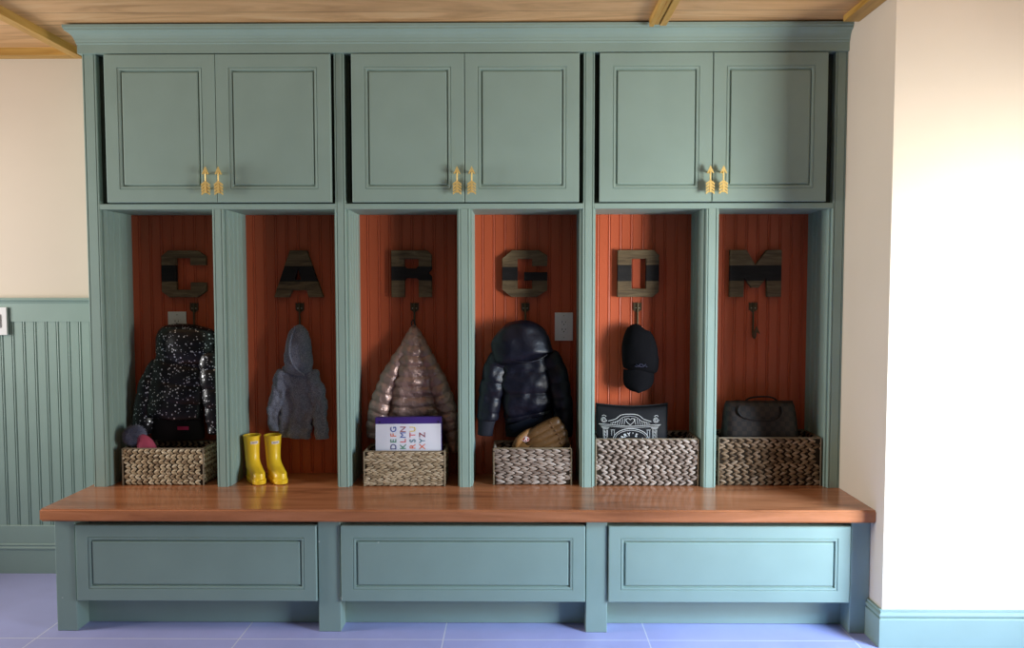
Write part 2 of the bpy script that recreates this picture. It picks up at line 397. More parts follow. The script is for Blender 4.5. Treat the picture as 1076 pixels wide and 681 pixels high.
doors = [((-1.734, -1.268), (-1.266, -.786), (-1.304, -1.250)), ((-.697, -.2255), (-.2225, .2555), (-.254, -.193)), ((.341, .8095), (.8125, 1.2875), (.797, .851))]
cab_lab = ['green double-door wall cabinet at the left, above the lockers lettered C and A', 'green double-door wall cabinet in the middle, above the lockers lettered R and G', 'green double-door wall cabinet at the right, above the lockers lettered D and M']
for i, (d0, d1, hx) in enumerate(doors):
    x0, x1 = ST[i][1]+.0005, ST[i+1][0]-.0005
    t = thing('wall_cabinet', cab_lab[i], 'cabinet', ((x0+x1)/2, FACE, ZR1), 'double-door wall cabinets')
    b = MB(); yb = FACE+.030
    b.box(x0, x0+.016, yb, WALL-.012, ZR1+.001, ZD1-.001); b.box(x1-.016, x1, yb, WALL-.012, ZR1+.001, ZD1-.001)
    b.box(x0+.016, x1-.016, yb, WALL-.012, ZR1+.001, ZR1+.017); b.box(x0+.016, x1-.016, yb, WALL-.012, ZD1-.017, ZD1-.001)
    b.box(x0+.016, x1-.016, WALL-.026, WALL-.012, ZR1+.017, ZD1-.017)
    b.box((x0+x1)/2-.02, (x0+x1)/2+.02, yb+.002, yb+.02, ZR1+.017, ZD1-.017)
    b.build('carcass', M['gap_shade'], t)
    for (a, c), h in zip((d0, d1), hx):
        o = front('door', a, c, ZD0, ZD1-.004, FACE-.012, t, M['green'], .056, .013)
        arrow_handle(h, 1.744, 1.862, FACE-.012, o)

# ------------------------------------------------------------------ bench
b = MB()
bl, bf = -1.860, -.040
pts = [(bl+.012, bf), (XW-.001, bf), (XW-.001, Y1), (-1.8305, Y1), (-1.8305, .335), (bl, .335), (bl, bf+.012), (bl+.0035, bf+.0035)]
b.prism(pts, lambda x, y, z: (x, y, z), .4515, ZB)
bmesh.ops.bevel(b.b, geom=[e for e in b.b.edges if abs(e.verts[0].co.z-e.verts[1].co.z) < 1e-6 and (e.verts[0].co.y < .0 or e.verts[0].co.x < -1.85) and (e.verts[1].co.y < 0.34)], offset=.006, segments=3, affect='EDGES')
TOP = b
LEG = [(-1.825, -1.745), (-.786, -.699), (.265, .348), (1.297, XW-.001)]
t = thing('storage_bench', 'long green storage bench with three wide panelled drawers under a glossy brown wooden top', 'bench', (-.22, 0, 0))
TOP.build('bench_top', M['bench'], t, 35, label='glossy brown wooden bench top')
for x0, x1 in LEG: MB().box(x0, x1, 0, .10, 0, .451, .002).build('leg', M['green_worn'], t)
b = MB(); b.box(-1.825, XW-.001, .102, .56, .14, .451); b.build('body', M['green'], t)
for (a, x0), (x1, c) in zip(LEG, LEG[1:]): MB().box(x0+.0005, x1-.0005, .078, .1, .002, .2).build('toe_kick', M['green'], t)
for x0, x1 in ((-1.738, -.791), (-.695, .261), (.352, 1.292)): front('drawer', x0, x1, .126, .428, -.010, t, M['green_worn'], .049, .012, .03)

# ------------------------------------------------------------------ wooden letters
LT = {
 'C': ([[(95, 72), (330, 72), (390, 115), (390, 185), (270, 185), (270, 130), (155, 130), (155, 375), (270, 375), (270, 318), (390, 318), (390, 385), (320, 435), (100, 435), (40, 390), (40, 115)]], (185, 312), (-1.623, -1.421)),
 'A': ([[(190, 68), (322, 68), (450, 440), (335, 440), (318, 385), (205, 385), (178, 440), (60, 440)], [(250, 200), (225, 300), (275, 300)]], (192, 315), (-1.111, -.886)),
 'R': ([[(90, 62), (365, 62), (400, 98), (400, 210), (375, 240), (400, 268), (400, 432), (300, 432), (300, 298), (285, 282), (208, 282), (192, 298), (192, 432), (90, 432)], [(190, 130), (300, 130), (300, 185), (280, 205), (208, 205), (190, 185)]], (190, 300), (-.576, -.392)),
 'G': ([[(125, 40), (290, 40), (345, 75), (345, 145), (250, 145), (250, 98), (160, 98), (160, 295), (250, 295), (250, 240), (200, 240), (200, 185), (345, 185), (345, 305), (280, 350), (120, 350), (62, 300), (62, 95)]], (150, 240), (-.073, .132)),
 'D': ([[(78, 60), (350, 60), (390, 100), (390, 385), (345, 425), (78, 425)], [(185, 128), (292, 128), (292, 360), (185, 360)]], (175, 302), (.450, .637)),
 'M': ([[(75, 82), (252, 82), (348, 245), (470, 82), (628, 82), (628, 588), (478, 588), (468, 385), (385, 490), (310, 490), (232, 385), (222, 588), (75, 588)]], (248, 415), (.957, 1.189)),
}
def cut(me, z0, z1):
    bm = bmesh.new(); bm.from_mesh(me)
    bmesh.ops.remove_doubles(bm, verts=bm.verts[:], dist=1e-5)
    for z, nz in ((z0, -1), (z1, 1)):
        r = bmesh.ops.bisect_plane(bm, geom=bm.verts[:]+bm.edges[:]+bm.faces[:], plane_co=(0, z, 0), plane_no=(0, nz, 0), clear_outer=True)
        ed = [e for e in r['geom_cut'] if isinstance(e, bmesh.types.BMEdge)]
        if ed: bmesh.ops.holes_fill(bm, edges=ed, sides=0)
    out = bpy.data.meshes.new('cut'); bm.to_mesh(out); bm.free(); return out
def islands(me):
    bm = bmesh.new(); bm.from_mesh(me); bm.verts.index_update(); todo = set(bm.verts); out = []
    while todo:
        st = [todo.pop()]; seen = set(st)
        while st:
            q = st.pop()
            for e in q.link_edges:
                w_ = e.other_vert(q)
                if w_ not in seen: seen.add(w_); todo.discard(w_); st.append(w_)
        c = bm.copy(); idx = {q.index for q in seen}; c.verts.ensure_lookup_table()
        bmesh.ops.delete(c, geom=[q for q in c.verts if q.index not in idx], context='VERTS')
        nm = bpy.data.meshes.new('piece'); c.to_mesh(nm); c.free(); out.append(nm)
    bm.free(); return out
for ch, (loops, band, (xa, xb)) in LT.items():
    xs = [p[0] for p in loops[0]]; zs = [p[1] for p in loops[0]]
    k = (xb-xa)/(max(xs)-min(xs)); kz = .2125/(max(zs)-min(zs)); zt = 1.527
    lp = [[((x-min(xs))*k, -(z-min(zs))*kz) for x, z in l] for l in loops]
    me = outline_mesh(lp, .022, .0015)
    z_hi, z_lo = -(band[0]-min(zs))*kz, -(band[1]-min(zs))*kz
    t = thing('wooden_letter', f'weathered wooden block letter {ch} with a black band, on the orange locker back', 'letter', (xa, BACK, zt-.2125), 'wooden letters on the locker backs')
    R_ = Matrix.Translation((xa, BACK-.0145, zt)) @ Matrix.Rotation(PI/2, 4, 'X')
    body = bmesh.new(); body.from_mesh(cut(me, z_hi, 1)); body.from_mesh(cut(me, -1, z_lo))
    m1 = bpy.data.meshes.new('letter_boards'); body.to_mesh(m1); body.free()
    m2 = cut(me, z_lo, z_hi)
    for mm, nm, ma in ((m1, 'letter_boards', M['letter']), (m2, 'band', M['band'])):
        mm.transform(R_)
        for piece in islands(mm): link(nm, piece, ma, t)

# ------------------------------------------------------------------ hooks
hooks = [(-1.486, 'C', 'with its stem behind the starry jacket'), (-1.000, 'A', 'holding the grey hoodie'), (-.474, 'R', 'holding the bronze puffer'), (.033, 'G', 'holding the navy puffer'), (.544, 'D', 'holding the black cap'), (1.070, 'M', 'left empty')]
for x, ch, st in hooks:
    t = thing('coat_hook', f'dark bronze arrow coat hook under the letter {ch}, {st}', 'hook', (x, BACK, 1.245), 'arrow coat hooks')
    b = MB(); f = lambda u, w, d: (x+u, BACK-.001-d, 1.243+w)
    for sx in (-1, 1): b.prism([(0, 0), (sx*.019, .013), (sx*.019, .047), (sx*.011, .043), (sx*.005, .047), (sx*.0, .043)], f, 0, .005)
    b.build('plate', M['bronze_metal'], t)
    b = MB(); r = .017; yc = BACK-.008
    path = [(x, yc, 1.286), (x, yc, 1.20), (x, yc, 1.148)]
    path += [(x, yc-r+r*math.cos(a), 1.145-r*math.sin(a)) for a in [PI*q/10 for q in range(1, 10)]]
    path += [(x, yc-2*r, 1.148), (x, yc-2*r-.002, 1.156)]
    b.tube(path, [.0042]*2+[.0046]*(len(path)-2), 8); b.build('shaft', M['bronze_metal'], t, 60)
    b = MB(); yh = yc-2*r-.002
    b.prism([(0, 1.184), (.016, 1.146), (.005, 1.154), (-.005, 1.154), (-.016, 1.146)], lambda u, w, d: (x+u+.004, yh+d, w), -.004, .004)
    b.build('arrowhead', M['bronze_metal'], t)
    for sx in (-1, 1):
        b = MB(); b.ellipsoid((x+sx*.0085, BACK-.0062, 1.264), ((0, 1, 0), (1, 0, 0), (0, 0, 1)), (.0022, .0032, .0032)); b.build('screw', M['screw'], t, 180)

# ------------------------------------------------------------------ outlets and switch
def outlet(x0, x1, z0, z1, label):
    y = BACK-.001; t = thing('power_outlet', label, 'outlet', ((x0+x1)/2, y, z0), 'white power outlets in the lockers')
    MB().box(x0, x1, y-.006, y, z0, z1, .002, 2).build('cover_plate', M['white_plastic'], t)
    xc, zc = (x0+x1)/2, (z0+z1)/2; w, h = .018, .031
    MB().box(xc-w, xc+w, y-.0085, y-.0062, zc-h, zc+h, .001).build('socket_face', M['white_plastic'], t)
    for s in (-1, 1):
        zz = zc+s*.0165; b = MB(); yy = y-.0088
        b.box(xc-.0085, xc-.0062, yy-.0006, yy, zz, zz+.009); b.box(xc+.0062, xc+.0085, yy-.0006, yy, zz+.001, zz+.008)
        b.tube([(xc, yy-.0006, zz-.006), (xc, yy, zz-.006)], .0028, 10)
        b.build('socket_slots', M['black_slot'], t, label='black socket slots')
    for s in (-1, 1):
        b = MB(); b.ellipsoid((xc, y-.0062, zc+s*.050), ((0, 1, 0), (1, 0, 0), (0, 0, 1)), (.0012, .003, .003)); b.build('screw', M['screw'], t, 180)
outlet(-1.607, -1.523, 1.120, 1.249, 'white power outlet beside the hook under the letter C, half hidden by the starry jacket')
outlet(.167, .250, 1.115, 1.244, 'white double power outlet right of the navy puffer jacket')
t = thing('light_switch', 'white light switch on the green wainscot at the left edge', 'switch', (-2.43, WALL-.017, 1.138))
MB().box(-2.472, -2.388, WALL-.026, WALL-.0172, 1.138, 1.268, .002, 2).build('cover_plate', M['white_plastic'], t)
b = MB(); b.box(-2.443, -2.417, WALL-.030, WALL-.0262, 1.172, 1.234, .002); b.build('toggle', M['white_plastic'], t)

# ------------------------------------------------------------------ baskets
def basket(x0, x1, y0, y1, z1, rows, pitch, mat, label, flip=1, chunk=1.0, slant=.46, jumble=0):
    z0 = ZB+.001; t = thing('woven_basket', label, 'basket', ((x0+x1)/2, (y0+y1)/2, z0), 'seagrass baskets on the bench')
    th = .011
    b = MB(); i0 = .006                                       # hollow backing, coloured dark for the shade between strands
    o = [(x0+i0, y0+i0), (x1-i0, y0+i0), (x1-i0, y1-i0), (x0+i0, y1-i0)]; q = i0+.005
    inn = [(x0+q, y0+q), (x1-q, y0+q), (x1-q, y1-q), (x0+q, y1-q)]
    b.rings([[(x, y, z0+.002) for x, y in o], [(x, y, z1-.004) for x, y in o], [(x, y, z1-.004) for x, y in inn], [(x, y, z0+.009) for x, y in inn]], True, True)
    b.build('shade_backing', M['shade_backing'], t)
    b = MB(); rh = (z1-z0-.004)/rows
    faces = [((x0, y0), (1, 0), (0, -1), x1-x0), ((x1, y0), (0, 1), (1, 0), y1-y0), ((x1, y1), (-1, 0), (0, 1), x1-x0), ((x0, y1), (0, -1), (-1, 0), y1-y0)]
    rng = random.Random(int(x0*1000))
    for (ox, oy), u, nn, w in faces:
        k = max(3, round((w-.006)/pitch)); p = (w-.006)/k
        U = Vector((u[0], u[1], 0)); Nn = Vector((nn[0], nn[1], 0)); Z = Vector((0, 0, 1))
        for r in range(rows):
            off = rng.uniform(-.5, .5)*p
            fl = flip if not jumble else rng.choice((-1, 1))
            for s in range(-1, k+1):
                if not p*.28 < .003+(s+.5)*p+off < w-p*.28: continue
                for sg in (-1, 1):
                    uu = .003+(s+.5)*p+off+rng.uniform(-.06, .06)*p
                    zz = z0+.002+(r+.5)*rh+sg*rh*.215+rng.uniform(-.04, .04)*rh
                    ang = -sg*fl*slant*rng.uniform(.8, 1.2)
                    ax = (U*math.cos(ang)+Z*math.sin(ang)); az = (Z*math.cos(ang)-U*math.sin(ang))
                    c = Vector((ox, oy, 0))+U*min(max(uu, p*.45), w-p*.45)+Z*zz-Nn*(.006+rng.uniform(0, .0022))
                    b.ellipsoid(c, (ax, az, Nn), (p*.54*chunk, rh*(.30 if slant > .3 else .34)*rng.uniform(.85, 1.12), .0062), 8, 6)
    for q in b.b.verts: q.co = (min(max(q.co.x, x0), x1), min(max(q.co.y, y0), y1), min(max(q.co.z, z0), z1))
    b.build('woven_strands', mat, t, 180)
    # wire rim
    b = MB(); c = .006
    b.closed_tube([(x0+c, y0+c, z1), ((x0+x1)/2, y0+c, z1), (x1-c, y0+c, z1), (x1-c, (y0+y1)/2, z1), (x1-c, y1-c, z1), ((x0+x1)/2, y1-c, z1), (x0+c, y1-c, z1), (x0+c, (y0+y1)/2, z1)], .0036, 6)
    b.build('rim', M['wire'], t, 60)
    for xx, yy in ((x0+.004, y0+.004), (x1-.004, y0+.004), (x1-.004, y1-.004), (x0+.004, y1-.004)): MB().tube([(xx, yy, z0), (xx, yy, z1)], .0035, 6).build('corner_cord', M['wire'], t, 60)
    return t
basket(-1.722, -1.362, .302, .476, .660, 7, .0255, M['straw'], 'tan woven basket in the locker lettered C, pink pom-pom hat poking out', flip=-1)
basket(-.669, -.314, .290, .446, .652, 10, .030, M['straw_pale'], 'pale woven basket in the locker lettered R, holding the purple alphabet box', slant=.22, jumble=1, chunk=1.15)
basket(-.111, .234, .316, .480, .660, 8, .036, M['straw_grey'], 'greyish woven basket in the locker lettered G, baseball glove resting in it', slant=.24, chunk=1.1)
basket(.331, .780, .302, .495, .704, 9, .0325, M['straw_grey'], 'large grey-beige woven basket in the locker lettered D, black printed pouch inside')
basket(.862, 1.310, .310, .500, .708, 9, .034, M['straw_dark'], 'large brown woven basket in the locker lettered M, checked handbag inside')

# ------------------------------------------------------------------ soft things
def interp(path, m):
    """Catmull-Rom through tuples"""
    n = len(path); out = []
    for k in range(m):
        t = k/(m-1)*(n-1); i = min(int(t), n-2); f = t-i
        p = [path[max(0, min(n-1, i+d))] for d in (-1, 0, 1, 2)]
        out.append(tuple(.5*((2*b)+(c-a)*f+(2*a-5*b+4*c-d)*f*f+(3*b-a-3*c+d)*f**3) for a, b, c, d in zip(*p)))
    return out
def loft(mb, path, m=60, n=40, pitch=0, quilt=0.0, wr=0.0, wf=16, seed=0, fold=0.0, foldn=5, sq=1.0, lower=None, round_ends=(.25, .1)):
    """path: (x,y,z,a,b) centre, half width, half depth. Horizontal stitching with pitch, wrinkles wr, lengthwise folds."""
    P = interp(path, m); rs = []; u = 0
    for i, (x, y, z, a, b) in enumerate(P):
        q0, q1 = P[max(i-1, 0)], P[min(i+1, m-1)]
        T = Vector((q1[0]-q0[0], 0, q1[2]-q0[2])).normalized(); S = Vector((-T.z, 0, T.x))
        TY = Vector((0, 1, 0))
        if i: u += (Vector(P[i][:3])-Vector(P[i-1][:3])).length
        f = i/(m-1); e = 1
        if f < round_ends[0]*.4: e = max(.05, math.sqrt(max(0, 1-(1-f/(round_ends[0]*.4))**2)))
        if f > 1-round_ends[1]*.4: e = max(.05, math.sqrt(max(0, 1-(1-(1-f)/(round_ends[1]*.4))**2)))
        ring = []
        for k in range(n):
            th = 2*PI*k/n; c, s = math.cos(th), math.sin(th)
            cc = math.copysign(abs(c)**sq, c); ss = math.copysign(abs(s)**sq, s)
            d = 1
            pos = Vector((x, y, z))+S*a*cc+TY*b*ss
            if pitch:
                ph = u+.006*noise.noise(Vector((pos.x*12, seed, pos.z*4)))
                d += quilt*(abs(math.sin(PI*ph/pitch))**.42-.78)
            if wr: d += wr*(noise.noise(Vector((pos.x*wf, pos.y*wf+seed, pos.z*wf*.7)))+.5*noise.noise(Vector((pos.x*wf*2.3+seed, pos.y*wf*2, pos.z*wf*2.1))))
            if fold: d += fold*f*math.sin(foldn*th+seed+2*noise.noise(Vector((seed, f*3, 0))))
            ring.append(Vector((x, y, z))+S*a*cc*e*(1+(d-1)*.5)+TY*b*ss*e*d)
        rs.append(ring)
    return mb.rings(rs)
def soft(name, path, mat, parent, **kw):
    return loft(MB(), path, **kw).build(name, mat, parent, 180)

# starry black puffer, bay C
t = thing('puffer_jacket', 'black puffer jacket scattered with silver dots hanging under the letter C', 'jacket', (-1.49, .46, .66))
soft('body', [(-1.495, .450, 1.10, .100, .040), (-1.515, .442, 1.02, .120, .050), (-1.53, .437, .93, .130, .056), (-1.545, .434, .84, .125, .056), (-1.55, .436, .765, .118, .052)], M['starry'], t, pitch=.085, quilt=.16, wr=.10, seed=1, fold=.06, foldn=4)
soft('lining', [(-1.545, .456, .80, .110, .045), (-1.545, .456, .72, .120, .042), (-1.545, .456, .67, .118, .038)], M['black_lining'], t, m=24, wr=.05, seed=2)
MB().box(-1.525, -1.475, .4085, .4115, .722, .738, .001).build('label_tab', M['pink_label'], t, label='pink label inside the hem')
soft('hood', [(-1.488, .452, 1.196, .075, .035), (-1.490, .444, 1.165, .122, .056), (-1.492, .436, 1.10, .134, .062), (-1.492, .438, 1.045, .126, .056), (-1.495, .446, 1.005, .10, .042)], M['starry'], t, m=40, pitch=.1, quilt=.08, wr=.10, seed=3, round_ends=(.5, .4))
soft('sleeve', [(-1.600, .452, 1.03, .045, .036), (-1.650, .448, .93, .056, .044), (-1.682, .446, .82, .053, .044), (-1.700, .446, .70, .044, .038)], M['starry'], t, pitch=.085, quilt=.2, wr=.08, seed=4)
soft('sleeve', [(-1.385, .440, 1.08, .050, .044), (-1.368, .430, .97, .057, .052), (-1.358, .427, .85, .052, .050), (-1.352, .427, .70, .040, .040)], M['starry'], t, pitch=.085, quilt=.22, wr=.08, seed=5)

# grey hoodie, bay A
t = thing('hoodie', 'small grey heather hoodie hanging under the letter A', 'hoodie', (-1.0, .47, .66))
soft('body', [(-.990, .475, 1.02, .050, .025), (-1.000, .472, .95, .082, .034), (-1.005, .472, .86, .086, .034), (-1.010, .474, .77, .074, .030), (-1.012, .478, .70, .066, .025), (-1.014, .480, .672, .060, .022)], M['heather'], t, wr=.5, wf=26, seed=11, fold=.45, foldn=6, round_ends=(.25, .04))
soft('sleeve', [(-1.052, .470, .985, .036, .028), (-1.084, .466, .90, .039, .030), (-1.105, .472, .80, .035, .026), (-1.112, .480, .705, .028, .020)], M['heather'], t, wr=.55, wf=28, seed=12, round_ends=(.25, .04))
soft('sleeve', [(-.945, .468, .985, .036, .030), (-.920, .460, .90, .040, .032), (-.905, .470, .80, .036, .026), (-.896, .480, .665, .028, .020)], M['heather'], t, wr=.55, wf=28, seed=13, round_ends=(.25, .04))
soft('hood', [(-.987, .472, 1.192, .020, .016), (-.990, .466, 1.155, .042, .034), (-.992, .460, 1.09, .058, .044), (-.992, .456, 1.03, .062, .046), (-.992, .460, .985, .060, .040), (-.992, .468, .955, .045, .028)], M['heather'], t, m=44, wr=.20, wf=22, seed=14, round_ends=(.5, .5))
b = MB(); b.tube([Vector(p) for p in interp([(-.998, .436, 1.185), (-1.018, .424, 1.12), (-1.016, .412, 1.05), (-.990, .410, 1.00), (-.955, .420, .965)], 24)], .0052, 8); b.build('hood_hem', M['heather'], t, 180)

# bronze puffer, bay R
t = thing('puffer_jacket', 'shiny bronze quilted puffer jacket hanging from its collar under the letter R', 'jacket', (-.47, .46, .6))
soft('body', [(-.470, .468, 1.192, .012, .014), (-.470, .462, 1.14, .034, .030), (-.471, .456, 1.06, .062, .044), (-.472, .452, .95, .092, .050), (-.472, .454, .85, .110, .050), (-.470, .458, .75, .120, .042), (-.468, .470, .665, .122, .030)], M['bronze'], t, m=120, n=64, pitch=.046, quilt=.28, wr=.26, wf=22, seed=21, fold=.10, foldn=6)
soft('sleeve', [(-.478, .468, 1.180, .012, .014), (-.498, .462, 1.11, .026, .026), (-.530, .460, 1.04, .036, .034), (-.584, .458, .93, .048, .040), (-.622, .458, .82, .050, .042), (-.642, .460, .74, .046, .038), (-.648, .466, .672, .040, .030)], M['bronze'], t, m=120, pitch=.046, quilt=.29, wr=.22, wf=24, seed=22)
soft('sleeve', [(-.462, .468, 1.180, .012, .014), (-.440, .460, 1.11, .026, .028), (-.410, .454, 1.04, .034, .036), (-.362, .452, .93, .042, .042), (-.326, .454, .82, .044, .042), (-.304, .470, .70, .036, .030), (-.288, .478, .605, .024, .022)], M['bronze'], t, m=130, pitch=.046, quilt=.29, wr=.22, wf=24, seed=23)
b = MB(); b.tube([Vector(p) for p in interp([(-.478, .452, 1.188), (-.476, .436, 1.205), (-.470, .447, 1.213), (-.464, .436, 1.205), (-.462, .452, 1.188)], 16)], .003, 6); b.build('hanging_loop', M['black_lining'], t, 180)

# navy puffer, bay G
t = thing('puffer_jacket', 'dark navy hooded puffer jacket hanging under the letter G', 'jacket', (.03, .46, .6))
soft('body', [(.025, .458, 1.08, .10, .040), (.030, .450, 1.00, .114, .050), (.032, .446, .91, .112, .054), (.036, .448, .82, .108, .048), (.046, .458, .765, .104, .036)], M['navy'], t, m=80, n=56, pitch=.098, quilt=.22, wr=.22, wf=16, seed=31, fold=.07)
b = MB(); loft(b, [(.044, .460, .775, .108, .038), (.056, .464, .745, .104, .034), (.062, .466, .722, .100, .032)], m=16, n=40, wr=.03, seed=32, round_ends=(.1, .1)); b.build('hem', M['navy_rib'], t, 180)
soft('lining', [(.02, .480, .78, .085, .022), (.025, .484, .72, .085, .018), (.025, .486, .675, .08, .016)], M['black_lining'], t, m=20, wr=.06, seed=33)
soft('sleeve', [(-.066, .456, 1.07, .048, .036), (-.100, .448, .98, .056, .046), (-.124, .444, .88, .054, .046), (-.140, .444, .76, .046, .040)], M['navy'], t, m=70, pitch=.07, quilt=.22, wr=.24, wf=16, seed=34)
soft('cuff', [(-.140, .445, .775, .042, .036), (-.146, .446, .735, .036, .032), (-.150, .447, .690, .034, .030)], M['navy_rib'], t, m=16, wr=.04, seed=35, round_ends=(.2, .2))
soft('sleeve', [(.126, .458, 1.07, .046, .036), (.166, .452, .98, .052, .044), (.192, .450, .86, .048, .044), (.206, .468, .74, .042, .030), (.208, .484, .675, .036, .018)], M['navy'], t, m=70, pitch=.07, quilt=.2, wr=.12, wf=16, seed=36)
soft('hood', [(.032, .458, 1.212, .050, .024), (.030, .448, 1.188, .088, .048), (.024, .438, 1.145, .116, .064), (.018, .434, 1.095, .134, .068), (.018, .438, 1.058, .138, .062), (.024, .446, 1.030, .116, .052), (.030, .456, 1.008, .08, .036)], M['navy'], t, m=44, wr=.22, wf=13, seed=37, fold=.03, round_ends=(.6, .7))
b = MB(); b.tube([Vector(p) for p in interp([(-.095, .400, 1.062), (-.045, .384, 1.042), (.020, .378, 1.030), (.080, .388, 1.036), (.130, .408, 1.062)], 24)], .004, 6); b.build('hood_hem', M['navy'], t, 180)

# black cap, bay D
t = thing('baseball_hat', 'black baseball cap hanging bill down under the letter D', 'hat', (.545, .46, .89))
soft('crown', [(.542, .466, 1.192, .022, .022), (.535, .458, 1.165, .052, .044), (.540, .450, 1.11, .075, .056), (.546, .446, 1.05, .081, .058), (.549, .450, 1.010, .080, .052), (.545, .456, .978, .074, .042)], M['cap'], t, m=44, wr=.05, seed=41, round_ends=(.6, .25))
b = MB(); rs = []
for i in range(17):                                           # curved bill, a thin bent shell
    f = i/16; z = .992-.102*f; hw = .069*math.sqrt(max(.02, 1-max(0, (f-.35)/.65)**2.6)); xc = .540-.004*f
    top = []; bot = []
    for k in range(15):
        a = -1+2*k/14
        yy = .408+.030*a*a-.004*f
        top.append(Vector((xc+hw*a, yy, z))); bot.append(Vector((xc+hw*a, yy+.004, z)))
    rs.append(top+bot[::-1])
b.rings(rs); b.build('bill', M['cap'], t, 50)
b = MB()
for k in range(7):
    a = -.9+1.8*k/6; b.tube([(.541+.05*a*.5-.006, .3915+.004*a*a, 1.012+.008*math.sin(k*2.1)), (.541+.05*a*.5+.006, .3915+.004*a*a, 1.012-.008*math.sin(k*2.1+.6))], .0016, 6)
b.closed_tube([(.541+.010*math.cos(q*PI/6), .3912, 1.014+.007*math.sin(q*PI/6)) for q in range(12)], .0015, 6)
b.build('emblem', M['cap_emblem'], t, 180, label='dark blue embroidered emblem')

# ------------------------------------------------------------------ rain boots
def boot(x, y, yaw, label):
    t = thing('rain_boot', label, 'boot', (x, y, ZB+.001), 'yellow rain boots')
    R_ = Matrix.Translation((x, y, ZB+.001)) @ Matrix.Rotation(yaw, 4, 'Z')
    W = lambda u, w, z: R_ @ Vector((u, w, z))
    def foot(f):                                              # outline of the sole, toe at -w
        a = 2*PI*f; c, s = math.cos(a), math.sin(a)
        w = -.036-.080*s
        hw = (.0305+.0045*max(0, s))*(abs(c)**.75)*math.copysign(1, c)
        return hw, w
    n = 32; rs = []
    secs = [(.014, 'F', 1.0), (.03, 'F', 1.0), (.046, 'F', .97)]
    for z, k, s in secs: rs.append([W(foot(i/n)[0]*s, foot(i/n)[1]*s-(1-s)*.02, z) for i in range(n)])
    shaft = [(.060, .033, .052, -.016), (.074, .031, .042, -.002), (.092, .0305, .036, .008), (.12, .0315, .036, .011), (.155, .034, .037, .012), (.192, .037, .039, .012), (.197, .0375, .0395, .012)]
    for z, a, bq, cw in shaft: rs.append([W(a*math.cos(2*PI*i/n), cw-bq*math.sin(2*PI*i/n), z) for i in range(n)])
    for z, a, bq in ((.197, .034, .036), (.15, .031, .034), (.08, .027, .03)): rs.append([W(a*math.cos(2*PI*i/n), .012-bq*math.sin(2*PI*i/n), z) for i in range(n)])
    MB().rings(rs).build('upper', M['yellow_rubber'], t, 60)
    b = MB(); b.rings([[W(foot(i/n)[0]*s, foot(i/n)[1]*s, z) for i in range(n)] for z, s in ((0, 1.0), (.003, 1.06), (.019, 1.07), (.023, 1.0))])
    b.build('sole', M['yellow_rubber'], t, 40)
    b = MB()                                                  # label on the front of the shaft
    ring = lambda off, z: [W((.0350+off)*math.cos(a), .012-(.0378+off)*math.sin(a), z) for a in [PI/2-.48+.96*k/10 for k in range(11)]]
    b.rings([ring(.0008, .163)+ring(-.002, .163)[::-1], ring(.0018, .176)+ring(-.002, .176)[::-1]]); b.build('label_patch', M['boot_label'], t, label='white label on the boot front')
    b = MB(); rp = lambda off, z: [W((.0350+off)*math.cos(a), .012-(.0378+off)*math.sin(a), z) for a in [PI/2-.3+.6*k/10 for k in range(11)]]
    b.rings([rp(.0018, .168)+rp(.000, .168)[::-1], rp(.0022, .172)+rp(.000, .172)[::-1]]); b.build('label_print', M['boot_print'], t)
    b = MB(); b.closed_tube([W(.0365*math.cos(2*PI*i/24), .012-.0385*math.sin(2*PI*i/24), .196) for i in range(24)], .003, 6); b.build('rim', M['yellow_rubber'], t, 180)
boot(-1.186, .405, .62, 'yellow rubber rain boot next to the green divider, left of the pair')
boot(-1.094, .409, .64, 'yellow rubber rain boot in the locker lettered A, right of the pair')

# ------------------------------------------------------------------ pink beanie with grey pom-pom
t = thing('beanie', 'pink knitted hat with a grey fur pom-pom at the left end of the tan basket', 'hat', (-1.655, .36, .53))
b = MB(); loft(b, [(-1.668, .345, .694, .016, .016), (-1.655, .345, .692, .026, .024), (-1.640, .347, .672, .034, .030), (-1.630, .354, .63, .040, .030), (-1.628, .356, .57, .042, .030)], m=36, n=48, wr=.02, fold=.0, round_ends=(.5, .1))
for vv in b.b.verts:
    a = math.atan2(vv.co.y-.354, vv.co.x+1.635); k = .0018*math.sin(22*a); vv.co.x += k*math.cos(a); vv.co.y += k*math.sin(a)
b.build('knit_body', M['pink'], t, 180)
b = MB(); c = Vector((-1.688, .352, .708)); rng = random.Random(3)
b.ellipsoid(c, ((0, 0, 1), (1, 0, 0), (0, 1, 0)), (.031, .033, .031), 14, 10)
for k in range(2400):
    d = Vector((rng.gauss(0, 1), rng.gauss(0, 1), rng.gauss(0, 1))).normalized(); d2 = (d+Vector((rng.gauss(0, .25), rng.gauss(0, .25), rng.gauss(0, .25)))).normalized()
    p0 = c+d*.028; p1 = p0+d2*.013; p2 = p1+(d2+Vector((rng.gauss(0, .3), rng.gauss(0, .3), rng.gauss(0, .3)))).normalized()*rng.uniform(.006, .016)
    s = d2.orthogonal().normalized()*.0012; s2 = d2.cross(s).normalized()*.0012
    A = [b.v(p0+s), b.v(p0-s*.5+s2), b.v(p0-s*.5-s2)]; B = [b.v(p1+s*.7), b.v(p1-s*.35+s2*.7), b.v(p1-s*.35-s2*.7)]; tp = b.v(p2)
    for i in range(3): b.f([A[i], A[(i+1) % 3], B[(i+1) % 3], B[i]]); b.f([B[i], B[(i+1) % 3], tp])
for q in b.b.verts:
    if q.co.y < .326 or q.co.x < -1.698: q.co.z = max(q.co.z, .667)
b.build('pom_pom', M['fur'], t, 180, label='fluffy grey fur pom-pom')

